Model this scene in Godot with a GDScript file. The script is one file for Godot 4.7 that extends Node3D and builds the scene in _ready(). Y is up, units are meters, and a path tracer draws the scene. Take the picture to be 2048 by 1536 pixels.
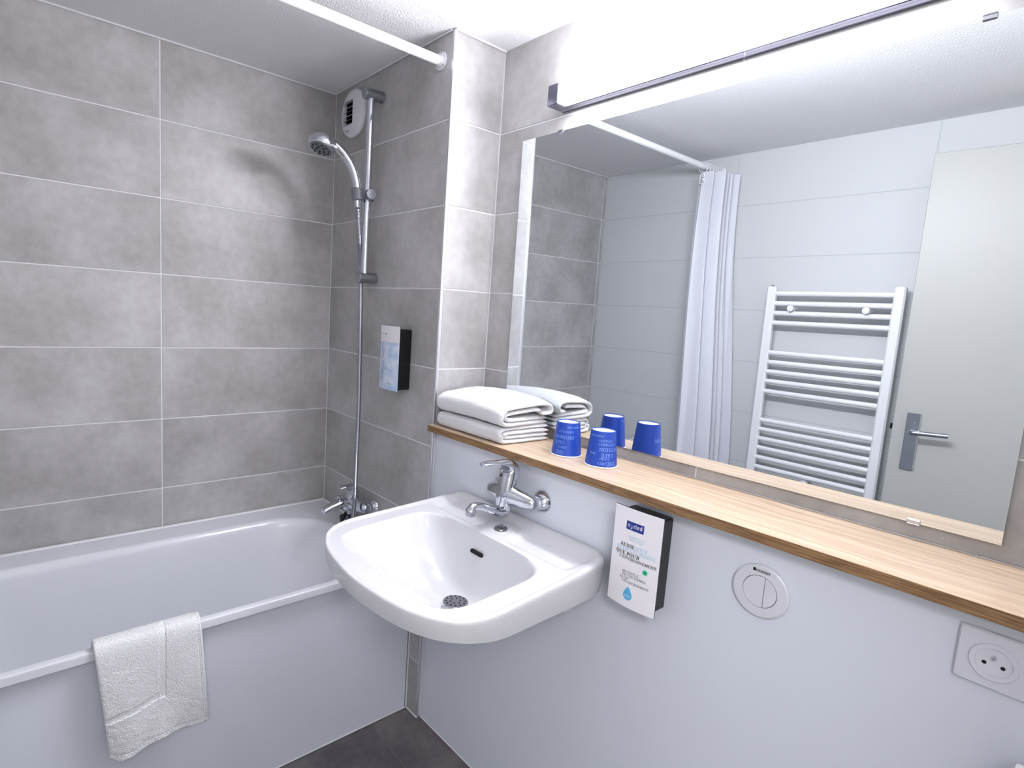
extends Node3D
# Hotel bathroom: bathtub with shower, wall-hung washbasin, shelf and mirror under a strip lamp.
# Axes: x = 0 is the tiled shower wall (room on the negative side), z = 0 the tiled wall along the tub, y = 0 the floor.

const W := -1.416      # white tiled wall opposite the mirror
const CE := 2.1925     # ceiling
const D := 0.2049      # tiled wall that carries the mirror
const E := 0.0152      # face of the white boxed-in panel
const ZJ := 0.737      # where the shower wall steps back to the mirror wall
const ZN := 2.31       # wall with the doorway
const TUB := 0.55
const SHELF := 1.0183
const LAMP_ENERGY := 1.0
const HALL_FILL_ENERGY := 2.5  # strength of the added fill from the unseen hallway
const EXPOSURE := 1.46

var mats := {}
var used := {}
var rng := RandomNumberGenerator.new()

# ---------------------------------------------------------------- mesh helpers (triangle soups)
func quad(t: PackedVector3Array, a: Vector3, b: Vector3, c: Vector3, d: Vector3) -> void:
	t.append(a); t.append(b); t.append(c)
	t.append(a); t.append(c); t.append(d)

func to_mesh(t: PackedVector3Array, deg := 40.0) -> ArrayMesh:
	var n := t.size() / 3
	var fn := PackedVector3Array(); fn.resize(n)
	var fu := PackedVector3Array(); fu.resize(n)
	var at := {}
	for i in n:
		var f := (t[i * 3 + 2] - t[i * 3]).cross(t[i * 3 + 1] - t[i * 3])
		fn[i] = f; fu[i] = f.normalized()
		for k in 3:
			var key := Vector3i((t[i * 3 + k] * 40000.0).round())
			if at.has(key): at[key].append(i)
			else: at[key] = [i]
	var cs := cos(deg_to_rad(deg))
	var vs := PackedVector3Array(); var ns := PackedVector3Array()
	for i in n:
		if fn[i].length_squared() < 1e-20: continue
		for k in 3:
			var key := Vector3i((t[i * 3 + k] * 40000.0).round())
			var s := Vector3.ZERO
			for j in at[key]:
				if fu[j].dot(fu[i]) > cs: s += fn[j]
			vs.append(t[i * 3 + k])
			ns.append(s.normalized() if s.length_squared() > 1e-24 else fu[i])
	var arr := []; arr.resize(Mesh.ARRAY_MAX)
	arr[Mesh.ARRAY_VERTEX] = vs; arr[Mesh.ARRAY_NORMAL] = ns
	var m := ArrayMesh.new()
	m.add_surface_from_arrays(Mesh.PRIMITIVE_TRIANGLES, arr)
	return m

func moved(t: PackedVector3Array, x: Transform3D) -> PackedVector3Array:
	var o := PackedVector3Array(); o.resize(t.size())
	for i in t.size(): o[i] = x * t[i]
	return o

# rings of equal length joined into a skin
func loft(rings: Array, closed := true, cap_first := false, cap_last := false) -> PackedVector3Array:
	var t := PackedVector3Array()
	for r in rings.size() - 1:
		var a: PackedVector3Array = rings[r]
		var b: PackedVector3Array = rings[r + 1]
		var n := a.size()
		for i in (n if closed else n - 1):
			var j := (i + 1) % n
			quad(t, a[i], a[j], b[j], b[i])
	if cap_first: t.append_array(fan(rings[0], true))
	if cap_last: t.append_array(fan(rings[-1], false))
	return t

func fan(r: PackedVector3Array, flip: bool) -> PackedVector3Array:
	var t := PackedVector3Array()
	var c := Vector3.ZERO
	for p in r: c += p
	c /= r.size()
	for i in r.size():
		var j := (i + 1) % r.size()
		t.append(c)
		t.append(r[j] if flip else r[i]); t.append(r[i] if flip else r[j])
	return t

func rrect_pts(hx: float, hy: float, r: float, n := 4) -> PackedVector2Array:
	var o := PackedVector2Array()
	r = minf(r, minf(hx, hy))
	for c in 4:
		var cx: float = [1, -1, -1, 1][c] * (hx - r)
		var cy: float = [1, 1, -1, -1][c] * (hy - r)
		for k in n + 1:
			var a := (c + float(k) / n) * PI / 2
			o.append(Vector2(cx + cos(a) * r, cy + sin(a) * r))
	return o

# a box with chamfered edges between two corners
func box(lo: Vector3, hi: Vector3, b := 0.002) -> PackedVector3Array:
	var c := (lo + hi) / 2; var h := (hi - lo) / 2
	b = minf(b, minf(h.x, minf(h.y, h.z)) * 0.9)
	var t := PackedVector3Array()
	var rings := []
	for s in [[-h.y, b, true], [-h.y + b, 0.0, false], [h.y - b, 0.0, false], [h.y, b, true]]:
		var ring := PackedVector3Array()
		var x: float = h.x - s[1]; var z: float = h.z - s[1]
		var k: float = b if not s[2] else b * 0.5
		for p in [Vector2(x, z - k), Vector2(x - k, z), Vector2(-x + k, z), Vector2(-x, z - k), Vector2(-x, -z + k), Vector2(-x + k, -z), Vector2(x - k, -z), Vector2(x, -z + k)]:
			ring.append(c + Vector3(p.x, s[0], p.y))
		rings.append(ring)
	t = loft(rings, true, true, true)
	return t

# revolve (r, y) about the y axis
func lathe(prof: Array, seg := 32, x := Transform3D.IDENTITY) -> PackedVector3Array:
	var rings := []
	for p in prof:
		var ring := PackedVector3Array()
		for i in seg:
			var a := TAU * i / seg
			ring.append(x * Vector3(p[0] * cos(a), p[1], p[0] * sin(a)))
		rings.append(ring)
	return loft(rings)

# transform that takes the y axis to dir
func aim(at: Vector3, dir: Vector3) -> Transform3D:
	var y := dir.normalized()
	var x := y.cross(Vector3.UP if absf(y.y) < 0.9 else Vector3.RIGHT).normalized()
	return Transform3D(Basis(x, y, x.cross(y)), at)

func smooth_path(pts: Array, n: int) -> PackedVector3Array:
	var o := PackedVector3Array()
	var last := pts.size() - 1
	for i in last:
		var p0: Vector3 = pts[maxi(i - 1, 0)]; var p1: Vector3 = pts[i]; var p2: Vector3 = pts[i + 1]; var p3: Vector3 = pts[mini(i + 2, last)]
		for k in n:
			o.append(p1.cubic_interpolate(p2, p0, p3, float(k) / n))
	o.append(pts[last])
	return o

# a tube along a path; rad(s) gives (width, height) at s in 0..1
func tube(path: PackedVector3Array, rad: Callable, seg := 16, side := Vector3.ZERO) -> PackedVector3Array:
	var rings := []
	var n := path.size()
	var u := Vector3.ZERO
	for i in n:
		var d := (path[mini(i + 1, n - 1)] - path[maxi(i - 1, 0)]).normalized()
		if side != Vector3.ZERO: u = (side - d * side.dot(d)).normalized()
		elif i == 0: u = d.cross(Vector3.UP if absf(d.y) < 0.9 else Vector3.RIGHT).normalized()
		else: u = (u - d * u.dot(d)).normalized()
		var w := d.cross(u)
		var r: Vector2 = rad.call(float(i) / (n - 1))
		var ring := PackedVector3Array()
		for k in seg:
			var a := TAU * k / seg
			ring.append(path[i] + u * cos(a) * r.x + w * sin(a) * r.y)
		rings.append(ring)
	return loft(rings, true, true, true)

func rod(a: Vector3, b: Vector3, r: float, seg := 20, cham := 0.001) -> PackedVector3Array:
	var l := (b - a).length()
	return lathe([[0.0, 0.0], [r - cham, 0.0], [r, cham], [r, l - cham], [r - cham, l], [0.0, l]], seg, aim(a, b - a))

# a prism: outline in (u, v), extruded along n from 0 to depth with a small chamfer
func prism(outline: PackedVector2Array, o: Vector3, u: Vector3, v: Vector3, n: Vector3, depth: float, cham := 0.0005) -> PackedVector3Array:
	var c := Vector2.ZERO
	for p in outline: c += p
	c /= outline.size()
	var rings := []
	for s in [[0.0, 0.0], [depth - cham, 0.0], [depth, cham]]:
		var ring := PackedVector3Array()
		for p in outline:
			var q: Vector2 = p - (p - c).normalized() * s[1]
			ring.append(o + u * q.x + v * q.y + n * s[0])
		rings.append(ring)
	var t := loft(rings)
	var idx := Geometry2D.triangulate_polygon(outline)
	for k in idx.size() / 3:
		for w in 3: t.append(rings[2][idx[k * 3 + w]])
	for k in idx.size() / 3:
		for w in 3: t.append(rings[0][idx[k * 3 + 2 - w]])
	return t

# cloth of some thickness: mid(u, v) gives the middle surface, thick(u, v) the half thickness
func slab(mid: Callable, thick: Callable, nu: int, nv: int) -> PackedVector3Array:
	var p := []; var q := []
	for i in nu + 1:
		var a := PackedVector3Array(); var b := PackedVector3Array()
		for j in nv + 1:
			var u := float(i) / nu; var v := float(j) / nv
			var du: Vector3 = mid.call(minf(u + 0.004, 1), v) - mid.call(maxf(u - 0.004, 0), v)
			var dv: Vector3 = mid.call(u, minf(v + 0.004, 1)) - mid.call(u, maxf(v - 0.004, 0))
			var n := du.cross(dv).normalized()
			var m: Vector3 = mid.call(u, v)
			var h: Vector2 = thick.call(u, v)
			a.append(m + n * h.x); b.append(m - n * h.y)
		p.append(a); q.append(b)
	var t := PackedVector3Array()
	for i in nu:
		for j in nv:
			quad(t, p[i][j], p[i + 1][j], p[i + 1][j + 1], p[i][j + 1])
			quad(t, q[i][j], q[i][j + 1], q[i + 1][j + 1], q[i + 1][j])
	for i in nu:
		quad(t, p[i][0], q[i][0], q[i + 1][0], p[i + 1][0])
		quad(t, p[i][nv], p[i + 1][nv], q[i + 1][nv], q[i][nv])
	for j in nv:
		quad(t, p[0][j], p[0][j + 1], q[0][j + 1], q[0][j])
		quad(t, p[nu][j], q[nu][j], q[nu][j + 1], p[nu][j + 1])
	return t

# flat lettering whose points go through put(Vector2) -> Vector3; size is the height of a capital
func lettering(s: String, font_name: String, size: float, put: Callable, bold := false, italic := false, align := HORIZONTAL_ALIGNMENT_CENTER) -> PackedVector3Array:
	var f := SystemFont.new()
	f.font_names = PackedStringArray([font_name]); f.font_weight = 700 if bold else 400; f.font_italic = italic
	var tm := TextMesh.new()
	tm.font = f; tm.text = s; tm.font_size = 64; tm.pixel_size = size / 46.0; tm.depth = 0.0; tm.curve_step = 2.0
	tm.horizontal_alignment = align; tm.vertical_alignment = VERTICAL_ALIGNMENT_CENTER
	var t := PackedVector3Array()
	var arr := tm.get_mesh_arrays()
	if arr.size() == 0: return t
	var vs: PackedVector3Array = arr[Mesh.ARRAY_VERTEX]
	var ix: PackedInt32Array = arr[Mesh.ARRAY_INDEX] if arr[Mesh.ARRAY_INDEX] != null else PackedInt32Array(range(vs.size()))
	for i in ix: t.append(put.call(Vector2(vs[i].x, vs[i].y)))
	return t

# ---------------------------------------------------------------- materials
func mat(called: String, color: Color, rough := 0.5, metal := 0.0) -> StandardMaterial3D:
	if mats.has(called): return mats[called]
	var m := StandardMaterial3D.new()
	m.resource_name = called; m.albedo_color = color; m.roughness = rough; m.metallic = metal
	mats[called] = m
	return m

func noise(freq: float, oct: int, sd: int, w := 512, h := 512, stretch := 1.0) -> Image:
	var f := FastNoiseLite.new()
	f.noise_type = FastNoiseLite.TYPE_SIMPLEX_SMOOTH; f.frequency = freq; f.fractal_octaves = oct; f.seed = sd
	var im := f.get_seamless_image(w, h, false, false, 0.15)
	return im

func mix_texture(a: Color, b: Color, layers: Array, w := 512, h := 512) -> ImageTexture:
	# layers: [image, weight]; the weighted mean picks a colour between a and b
	var im := Image.create(w, h, false, Image.FORMAT_RGB8)
	for y in h:
		for x in w:
			var s := 0.5
			for l in layers:
				s += (l[0].get_pixel(x % l[0].get_width(), y % l[0].get_height()).r - 0.5) * l[1]
			im.set_pixel(x, y, a.lerp(b, clampf(s, 0, 1)))
	return ImageTexture.create_from_image(im)

func triplanar(m: StandardMaterial3D, scale: float, offset := Vector3.ZERO, world := true) -> void:
	m.uv1_triplanar = true; m.uv1_world_triplanar = world
	m.uv1_scale = Vector3.ONE * scale; m.uv1_offset = offset; m.uv1_triplanar_sharpness = 8.0

func make_materials() -> void:
	var coarse := noise(0.006, 4, 3); var fine := noise(0.05, 3, 7); var grit := noise(0.35, 2, 11)
	var concrete := mix_texture(Color(0.615, 0.606, 0.600), Color(0.738, 0.732, 0.735), [[coarse, 1.0], [fine, 0.45], [grit, 0.25]])
	var dark := mix_texture(Color(0.34, 0.325, 0.335), Color(0.475, 0.455, 0.46), [[coarse, 1.0], [fine, 0.5], [grit, 0.3]])
	for i in 5:
		var k := 1.0 + (i - 2) * 0.012
		var m := mat("concrete_tile_%d" % i, Color(k, k, k), 0.42)
		m.albedo_texture = concrete
		triplanar(m, 0.9, Vector3(0.23, 0.57, 0.81) * (i + 1), false)
	for i in 3:
		var m := mat("dark_tile_%d" % i, Color.WHITE, 0.5)
		m.albedo_texture = dark
		triplanar(m, 1.1, Vector3(0.33, 0.17, 0.61) * (i + 1), false)
	mat("white_tile", Color(0.775, 0.78, 0.785), 0.6)
	mat("light_grout", Color(0.86, 0.86, 0.87), 0.85)
	mat("grey_grout", Color(0.73, 0.735, 0.74), 0.85)
	mat("floor_grout", Color(0.44, 0.43, 0.43), 0.9)
	mat("silicone", Color(0.88, 0.88, 0.89), 0.45)
	var c := mat("ceiling_paint", Color(0.90, 0.90, 0.91), 0.8)
	c.heightmap_enabled = true
	c.heightmap_texture = ImageTexture.create_from_image(noise(0.12, 3, 21)); c.heightmap_scale = 0.14
	triplanar(c, 2.0)
	mat("hall_floor", Color(0.80, 0.76, 0.70), 0.5)  # unseen floor, kept pale so it bounces light up into the bathroom
	mat("wall_paint", Color(0.85, 0.85, 0.84), 0.7)
	mat("panel_laminate", Color(0.845, 0.86, 0.895), 0.4)
	mat("enamel", Color(0.84, 0.85, 0.87), 0.2)
	mat("ceramic", Color(0.80, 0.80, 0.815), 0.06)
	mat("white_lacquer", Color(0.90, 0.90, 0.91), 0.2)
	mat("white_plastic", Color(0.88, 0.88, 0.90), 0.3)
	mat("plate_plastic", Color(0.83, 0.83, 0.86), 0.35)
	mat("door_paint", Color(0.69, 0.69, 0.675), 0.45)
	mat("chrome", Color(0.80, 0.81, 0.84), 0.07, 1.0)
	mat("satin_chrome", Color(0.66, 0.67, 0.70), 0.25, 1.0)
	mat("steel", Color(0.62, 0.62, 0.64), 0.3, 1.0)
	mat("grey_plastic", Color(0.42, 0.43, 0.46), 0.35)
	mat("aluminium", Color(0.84, 0.84, 0.86), 0.32, 0.85)
	mat("black_plastic", Color(0.03, 0.03, 0.045), 0.25)
	mat("lamp_chrome", Color(0.52, 0.52, 0.58), 0.12, 1.0)
	mat("dark_void", Color(0.012, 0.012, 0.015), 0.8)
	mat("mirror_silver", Color(0.915, 0.935, 0.945), 0.0, 1.0)
	mat("mirror_edge", Color(0.30, 0.33, 0.34), 0.3)
	mat("print_white", Color(0.91, 0.90, 0.92), 0.25)
	mat("print_black", Color(0.05, 0.05, 0.06), 0.4)
	mat("print_grey", Color(0.38, 0.40, 0.43), 0.4)
	mat("print_pale_blue", Color(0.62, 0.78, 0.87), 0.4)
	mat("print_navy", Color(0.05, 0.15, 0.52), 0.35)
	mat("print_sky", Color(0.36, 0.69, 0.87), 0.35)
	mat("print_green", Color(0.10, 0.66, 0.47), 0.35)
	mat("print_mint", Color(0.72, 0.90, 0.84), 0.35)
	mat("cup_blue", Color(0.12, 0.28, 0.69), 0.38)
	mat("cup_print", Color(0.50, 0.65, 0.92), 0.4)
	mat("cup_white", Color(0.93, 0.93, 0.93), 0.5)
	var sky := mat("pale_blue_print", Color.WHITE, 0.3)
	sky.albedo_texture = mix_texture(Color(0.66, 0.76, 0.88), Color(0.88, 0.90, 0.95), [[noise(0.012, 3, 31), 1.2]], 256, 256)
	triplanar(sky, 6.0)
	var terry := mat("terry", Color(0.955, 0.955, 0.965), 0.95)
	terry.heightmap_enabled = true
	terry.heightmap_texture = ImageTexture.create_from_image(noise(0.11, 4, 41)); terry.heightmap_scale = 0.32
	terry.rim_enabled = true; terry.rim = 0.25
	triplanar(terry, 7.0)
	var flat := mat("terry_band", Color(0.90, 0.90, 0.92), 0.85)
	flat.heightmap_enabled = true
	flat.heightmap_texture = ImageTexture.create_from_image(noise(0.4, 1, 43)); flat.heightmap_scale = 0.06
	triplanar(flat, 9.0)
	var cl := mat("curtain_cloth", Color(0.82, 0.82, 0.855), 0.6)
	cl.backlight_enabled = true; cl.backlight = Color(0.35, 0.35, 0.38)
	# light oak laminate: grain runs along z on the top, along the length on the edge
	var gn := FastNoiseLite.new(); gn.seed = 5; gn.frequency = 1.0; gn.fractal_octaves = 4
	var oak := Image.create(512, 2048, false, Image.FORMAT_RGB8)
	var edge := Image.create(1024, 128, false, Image.FORMAT_RGB8)
	var lo := Color(0.67, 0.56, 0.455); var hi := Color(0.845, 0.77, 0.675)
	for y in 2048:
		for x in 512:
			var wob := gn.get_noise_2d(x * 0.006, y * 0.003) * 26.0
			var s := 0.60 + gn.get_noise_2d((x + wob) * 0.035, y * 0.0016 + 90.0) * 0.55 + gn.get_noise_2d((x + wob) * 0.22, y * 0.006 + 30.0) * 0.35
			oak.set_pixel(x, y, lo.lerp(hi, clampf(s, 0, 1)))
	lo = Color(0.38, 0.275, 0.18); hi = Color(0.66, 0.52, 0.36)
	for y in 128:
		for x in 1024:
			var s := 0.5 + gn.get_noise_2d(x * 0.006 + 50.0, y * 0.16) * 0.75 + gn.get_noise_2d(x * 0.02, y * 0.5 + 70.0) * 0.3
			edge.set_pixel(x, y, lo.lerp(hi, clampf(s, 0, 1)))
	var o1 := mat("oak", Color.WHITE, 0.32)
	o1.albedo_texture = ImageTexture.create_from_image(oak); triplanar(o1, 1.0); o1.uv1_scale = Vector3(3.0, 3.0, 0.5); o1.uv1_offset = Vector3(0.1, 0, -0.2)
	var o2 := mat("oak_edge", Color.WHITE, 0.4)
	o2.albedo_texture = ImageTexture.create_from_image(edge); triplanar(o2, 1.0); o2.uv1_scale = Vector3(1.0, 12.0, 1.4)
	var glow := mat("lamp_glow", Color(0.95, 0.95, 0.97), 0.4)
	glow.emission_enabled = true; glow.emission = Color(0.97, 0.98, 1.0); glow.emission_energy_multiplier = 4.0

# ---------------------------------------------------------------- scene helpers
func numbered(called: String) -> String:
	used[called] = used.get(called, -1) + 1
	return called if used[called] == 0 else "%s_%03d" % [called, used[called]]

func meta(o: Node3D, label: String, category: String, group := "", kind := "") -> void:
	o.set_meta("label", label); o.set_meta("category", category)
	if group: o.set_meta("group", group)
	if kind: o.set_meta("kind", kind)

func thing(called: String, label: String, category: String, group := "", kind := "") -> Node3D:
	var o := Node3D.new(); o.name = numbered(called)
	add_child(o)
	meta(o, label, category, group, kind)
	return o

func part(parent: Node3D, called: String, t: PackedVector3Array, m: String, deg := 40.0) -> MeshInstance3D:
	var o := MeshInstance3D.new(); o.name = called
	o.mesh = to_mesh(t, deg); o.material_override = mats[m]
	o.cast_shadow = GeometryInstance3D.SHADOW_CASTING_SETTING_ON
	parent.add_child(o, true)
	return o

func solid(called: String, t: PackedVector3Array, m: String, label: String, category: String, kind := "") -> MeshInstance3D:
	var o := part(self, numbered(called), t, m)
	meta(o, label, category, "", kind)
	return o

var tile_meshes := {}
# lays tiles on a plane: o + u * a + v * b, facing n
func tiles(parent: Node3D, o: Vector3, u: Vector3, v: Vector3, n: Vector3, us: Array, vs: Array, kinds: Array, joint := 0.0035, thick := 0.006) -> void:
	for i in us.size() - 1:
		for j in vs.size() - 1:
			var a: float = us[i + 1] - us[i] - joint; var b: float = vs[j + 1] - vs[j] - joint
			if a < 0.004 or b < 0.004: continue
			var key := "%.4f %.4f %s %s" % [a, b, u, n]
			if not tile_meshes.has(key):
				var lo := -u * a / 2 - v * b / 2 - n * thick; var hi := u * a / 2 + v * b / 2
				tile_meshes[key] = to_mesh(box(Vector3(minf(lo.x, hi.x), minf(lo.y, hi.y), minf(lo.z, hi.z)), Vector3(maxf(lo.x, hi.x), maxf(lo.y, hi.y), maxf(lo.z, hi.z)), 0.0012), 20.0)
			var m := MeshInstance3D.new(); m.name = "tile"
			m.mesh = tile_meshes[key]
			m.material_override = mats[kinds[(i * 7 + j * 3 + i * j) % kinds.size()]]
			m.position = o + u * (us[i] + us[i + 1]) / 2 + v * (vs[j] + vs[j + 1]) / 2
			parent.add_child(m, true)

func _ready() -> void:
	rng.seed = 12
	# --- camera
	var cam := Camera3D.new(); cam.name = "camera"
	add_child(cam)
	var f := Vector3(0.6259, -0.1253, -0.7698).normalized()
	var r := Vector3(0.7792, 0.0587, 0.6240); r = (r - f * r.dot(f)).normalized()
	cam.global_transform = Transform3D(Basis(r, r.cross(f), -f), Vector3(-1.0685, 1.3751, 2.1224))
	cam.projection = Camera3D.PROJECTION_FRUSTUM
	cam.near = 0.05; cam.far = 30.0
	cam.size = 2.0 * 0.05 * 768.0 / 1122.2546
	cam.frustum_offset = Vector2(124.11, -3.78) / 1122.2546 * 0.05
	cam.current = true
	# --- environment: a closed room, lit by its strip lamp and an added hallway fill
	var env := Environment.new()
	env.background_mode = Environment.BG_COLOR
	env.background_color = Color(0.02, 0.02, 0.022)
	env.tonemap_mode = Environment.TONE_MAPPER_LINEAR
	env.tonemap_exposure = EXPOSURE
	env.sdfgi_enabled = true; env.ssao_enabled = true; env.ssil_enabled = true
	var we := WorldEnvironment.new(); we.name = "environment"; we.environment = env
	add_child(we)
	make_materials()
	build_lamp()
	build_hallway_fill()
	build_room()
	build_bath()
	build_shelf_and_mirror()
	build_basin()
	build_shower()
	build_opposite()
	build_small()

# ---------------------------------------------------------------- strip lamp over the mirror
func area(parent: Node3D, at: Vector3, towards: Vector3, size: Vector2, energy: float) -> void:
	var l := AreaLight3D.new(); l.name = "light"
	l.area_size = size; l.light_energy = energy; l.light_color = Color(0.975, 0.972, 1.0)
	l.area_range = 8.0; l.area_attenuation = 2.0; l.shadow_enabled = true
	# long side along z
	var zb := -towards.normalized(); var xb := Vector3.BACK; var yb := zb.cross(xb)
	l.transform = Transform3D(Basis(xb, yb, zb), at)
	parent.add_child(l, true)

func build_lamp() -> void:
	var t := thing("strip_lamp", "long glowing strip lamp with chrome housing above the mirror", "lamp")
	var z0 := 0.9945; var z1 := 1.905; var y0 := 1.9498; var y1 := 2.0037; var x0 := 0.1344; var x1 := 0.172
	part(t, "housing", box(Vector3(x1, y0, z0), Vector3(D - 0.0002, y1, z1), 0.0015), "lamp_chrome")
	for s in 2:
		var za := z0 if s == 0 else z1 - 0.036
		part(t, "end_cap", box(Vector3(x0, y0, za), Vector3(x1 - 0.0003, y1, za + 0.036), 0.0015), "lamp_chrome")
	part(t, "diffuser", box(Vector3(x0 + 0.0008, y0 + 0.0008, z0 + 0.0364), Vector3(x1 - 0.0004, y1 - 0.0008, z1 - 0.0364), 0.003), "lamp_glow")
	var zc := (z0 + z1) / 2; var len := z1 - z0 - 0.08
	area(t, Vector3(x0 - 0.002, (y0 + y1) / 2, zc), Vector3.LEFT, Vector2(len, 0.048), LAMP_ENERGY * 1.48)
	area(t, Vector3((x0 + x1) / 2, y1 + 0.002, zc), Vector3.UP, Vector2(len, 0.034), LAMP_ENERGY * 0.42)
	area(t, Vector3((x0 + x1) / 2, y0 - 0.002, zc), Vector3.DOWN, Vector2(len, 0.034), LAMP_ENERGY * 0.37)

# added fill lamp, unseen in the hallway, placed to brighten the bathroom through the doorway
func build_hallway_fill() -> void:
	var t := thing("hallway_fill_lamp", "added square fill lamp in the unseen hallway beyond the doorway", "lamp")
	part(t, "frame", box(Vector3(-1.95, CE - 0.045, 2.50), Vector3(-1.25, CE - 0.0002, 3.30), 0.004), "white_plastic")
	part(t, "diffuser", box(Vector3(-1.92, CE - 0.052, 2.53), Vector3(-1.28, CE - 0.0455, 3.27), 0.002), "lamp_glow")
	area(t, Vector3(-1.60, CE - 0.055, 2.90), Vector3.DOWN, Vector2(0.74, 0.64), HALL_FILL_ENERGY)

# ---------------------------------------------------------------- walls, floor, ceiling
func steps(a: float, b: float, d: float) -> Array:
	var o := [a]
	while a + d < b - 0.004: a += d; o.append(a)
	o.append(b)
	return o

func wall(called: String, label: String, lo: Vector3, hi: Vector3, m: String) -> Node3D:
	var w := thing(called, label, "wall", "", "structure")
	part(w, "grout_bed", box(lo, hi, 0.0), m)
	return w

func build_room() -> void:
	var grey := ["concrete_tile_0", "concrete_tile_1", "concrete_tile_2", "concrete_tile_3", "concrete_tile_4"]
	var g := 0.0012   # depth of the joints
	var rows := steps(0.0, CE, 0.25)   # measured down from the ceiling
	var rows_tub := rows.filter(func(v): return v < CE - 0.40)
	var w := wall("wall_left", "grey concrete-look tiled wall along the bathtub", Vector3(W - 0.1, -0.05, -0.1), Vector3(0.1, CE + 0.02, -g), "light_grout")
	tiles(w, Vector3(0, CE, 0), Vector3.LEFT, Vector3.DOWN, Vector3.BACK, [0.0, 0.629, 1.388, -W], rows_tub, grey)
	w = wall("wall_back", "grey tiled shower wall behind the tub mixer", Vector3(g, -0.05, -0.0005), Vector3(0.10, CE + 0.02, ZJ - 0.0012), "light_grout")
	tiles(w, Vector3(0, CE, 0), Vector3.BACK, Vector3.DOWN, Vector3.LEFT, [0.0, ZJ - 0.008], rows, grey.slice(1) + [grey[0]])
	w = wall("wall_niche", "narrow grey tiled return beside the mirror", Vector3(0.1002, SHELF - 0.02, ZJ - 0.1), Vector3(D + g, CE + 0.02, ZJ - g), "light_grout")
	tiles(w, Vector3(0, CE, ZJ), Vector3.RIGHT, Vector3.DOWN, Vector3.BACK, [0.009, D], rows.filter(func(v): return v < CE - SHELF) + [CE - SHELF], grey.slice(2) + grey.slice(0, 2))
	w = wall("wall_right", "grey tiled wall around the mirror", Vector3(D + g, SHELF - 0.02, ZJ - 0.1), Vector3(D + 0.1, CE + 0.02, ZN + 0.1), "light_grout")
	tiles(w, Vector3(D, CE, ZJ), Vector3.BACK, Vector3.DOWN, Vector3.LEFT, [0.0, 0.7565, 1.5145, ZN - ZJ], rows.filter(func(v): return v < CE - SHELF) + [CE - SHELF], grey.slice(3) + grey.slice(0, 3))
	w = wall("wall_front", "white tiled wall behind the towel radiator", Vector3(W - 0.1, -0.05, 0.0), Vector3(W - g, CE + 0.02, ZN + 0.1), "grey_grout")
	tiles(w, Vector3(W, CE, 0), Vector3.BACK, Vector3.DOWN, Vector3.RIGHT, [0.0, 0.76, 1.52, 2.28, ZN], rows, ["white_tile"], 0.0025)
	# boxed-in white panel under the shelf
	solid("wall_panel", box(Vector3(E, -0.05, ZJ + 0.0003), Vector3(D + 0.1, SHELF - 0.0203, ZN + 0.1), 0.0008), "panel_laminate", "smooth white panel wall under the oak shelf", "wall", "structure")
	# wall with the doorway, and the hallway behind it
	var dx0 := -1.352; var dx1 := -0.60; var dh := 2.06
	var n := box(Vector3(W - 0.1, -0.05, ZN), Vector3(dx0, CE + 0.02, ZN + 0.1), 0.0)
	n.append_array(box(Vector3(dx1, -0.05, ZN), Vector3(E, CE + 0.02, ZN + 0.1), 0.0))
	n.append_array(box(Vector3(E, SHELF + 0.001, ZN), Vector3(D, CE + 0.02, ZN + 0.1), 0.0))
	n.append_array(box(Vector3(dx0, dh, ZN), Vector3(dx1, CE + 0.02, ZN + 0.1), 0.0))
	solid("wall_near", n, "wall_paint", "white painted wall with the open doorway", "wall", "structure")
	var h := box(Vector3(-2.1, -0.05, 3.5), Vector3(0.2, CE + 0.02, 3.6), 0.0)
	h.append_array(box(Vector3(-2.1, -0.05, ZN + 0.1), Vector3(-2.0, CE + 0.02, 3.5), 0.0))
	h.append_array(box(Vector3(0.1, -0.05, ZN + 0.1), Vector3(0.2, CE + 0.02, 3.5), 0.0))
	h.append_array(box(Vector3(-2.1, -0.05, ZN), Vector3(W - 0.1, CE + 0.02, ZN + 0.1), 0.0))
	solid("wall_hallway", h, "wall_paint", "painted hallway walls beyond the doorway", "wall", "structure")
	solid("floor_hallway", box(Vector3(-2.1, -0.15, ZN + 0.1), Vector3(0.2, -0.001, 3.6), 0.0), "hall_floor", "unseen hallway floor beyond the doorway, made pale to bounce light", "floor", "structure")
	solid("ceiling_hallway", box(Vector3(-2.1, CE, ZN + 0.1), Vector3(0.2, CE + 0.1, 3.6), 0.0), "wall_paint", "white hallway ceiling beyond the doorway", "ceiling", "structure")
	solid("ceiling", box(Vector3(W - 0.1, CE, -0.1), Vector3(D + 0.1, CE + 0.1, ZN + 0.0999), 0.0), "ceiling_paint", "white stippled bathroom ceiling", "ceiling", "structure")
	w = thing("floor", "dark grey tiled bathroom floor", "floor", "", "structure")
	part(w, "grout_bed", box(Vector3(W - 0.1, -0.15, -0.1), Vector3(E + 0.1, -g, ZN + 0.0999), 0.0), "floor_grout")
	tiles(w, Vector3(-0.147 - 1.2, 0, 0), Vector3.RIGHT, Vector3.BACK, Vector3.UP, [-0.0685, 0.0, 0.6, 1.2, 1.362], [0.05, 0.65, 1.25, 1.85, ZN], ["dark_tile_0", "dark_tile_1", "dark_tile_2"], 0.003)
	# trims: corner profile, silicone beads, ceiling joints
	solid("trim_1", box(Vector3(-0.0012, 0.0, ZJ - 0.0085), Vector3(0.0090, CE, ZJ + 0.0012), 0.0015), "aluminium", "pale metal corner profile on the edge of the shower wall", "trim", "structure")
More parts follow.
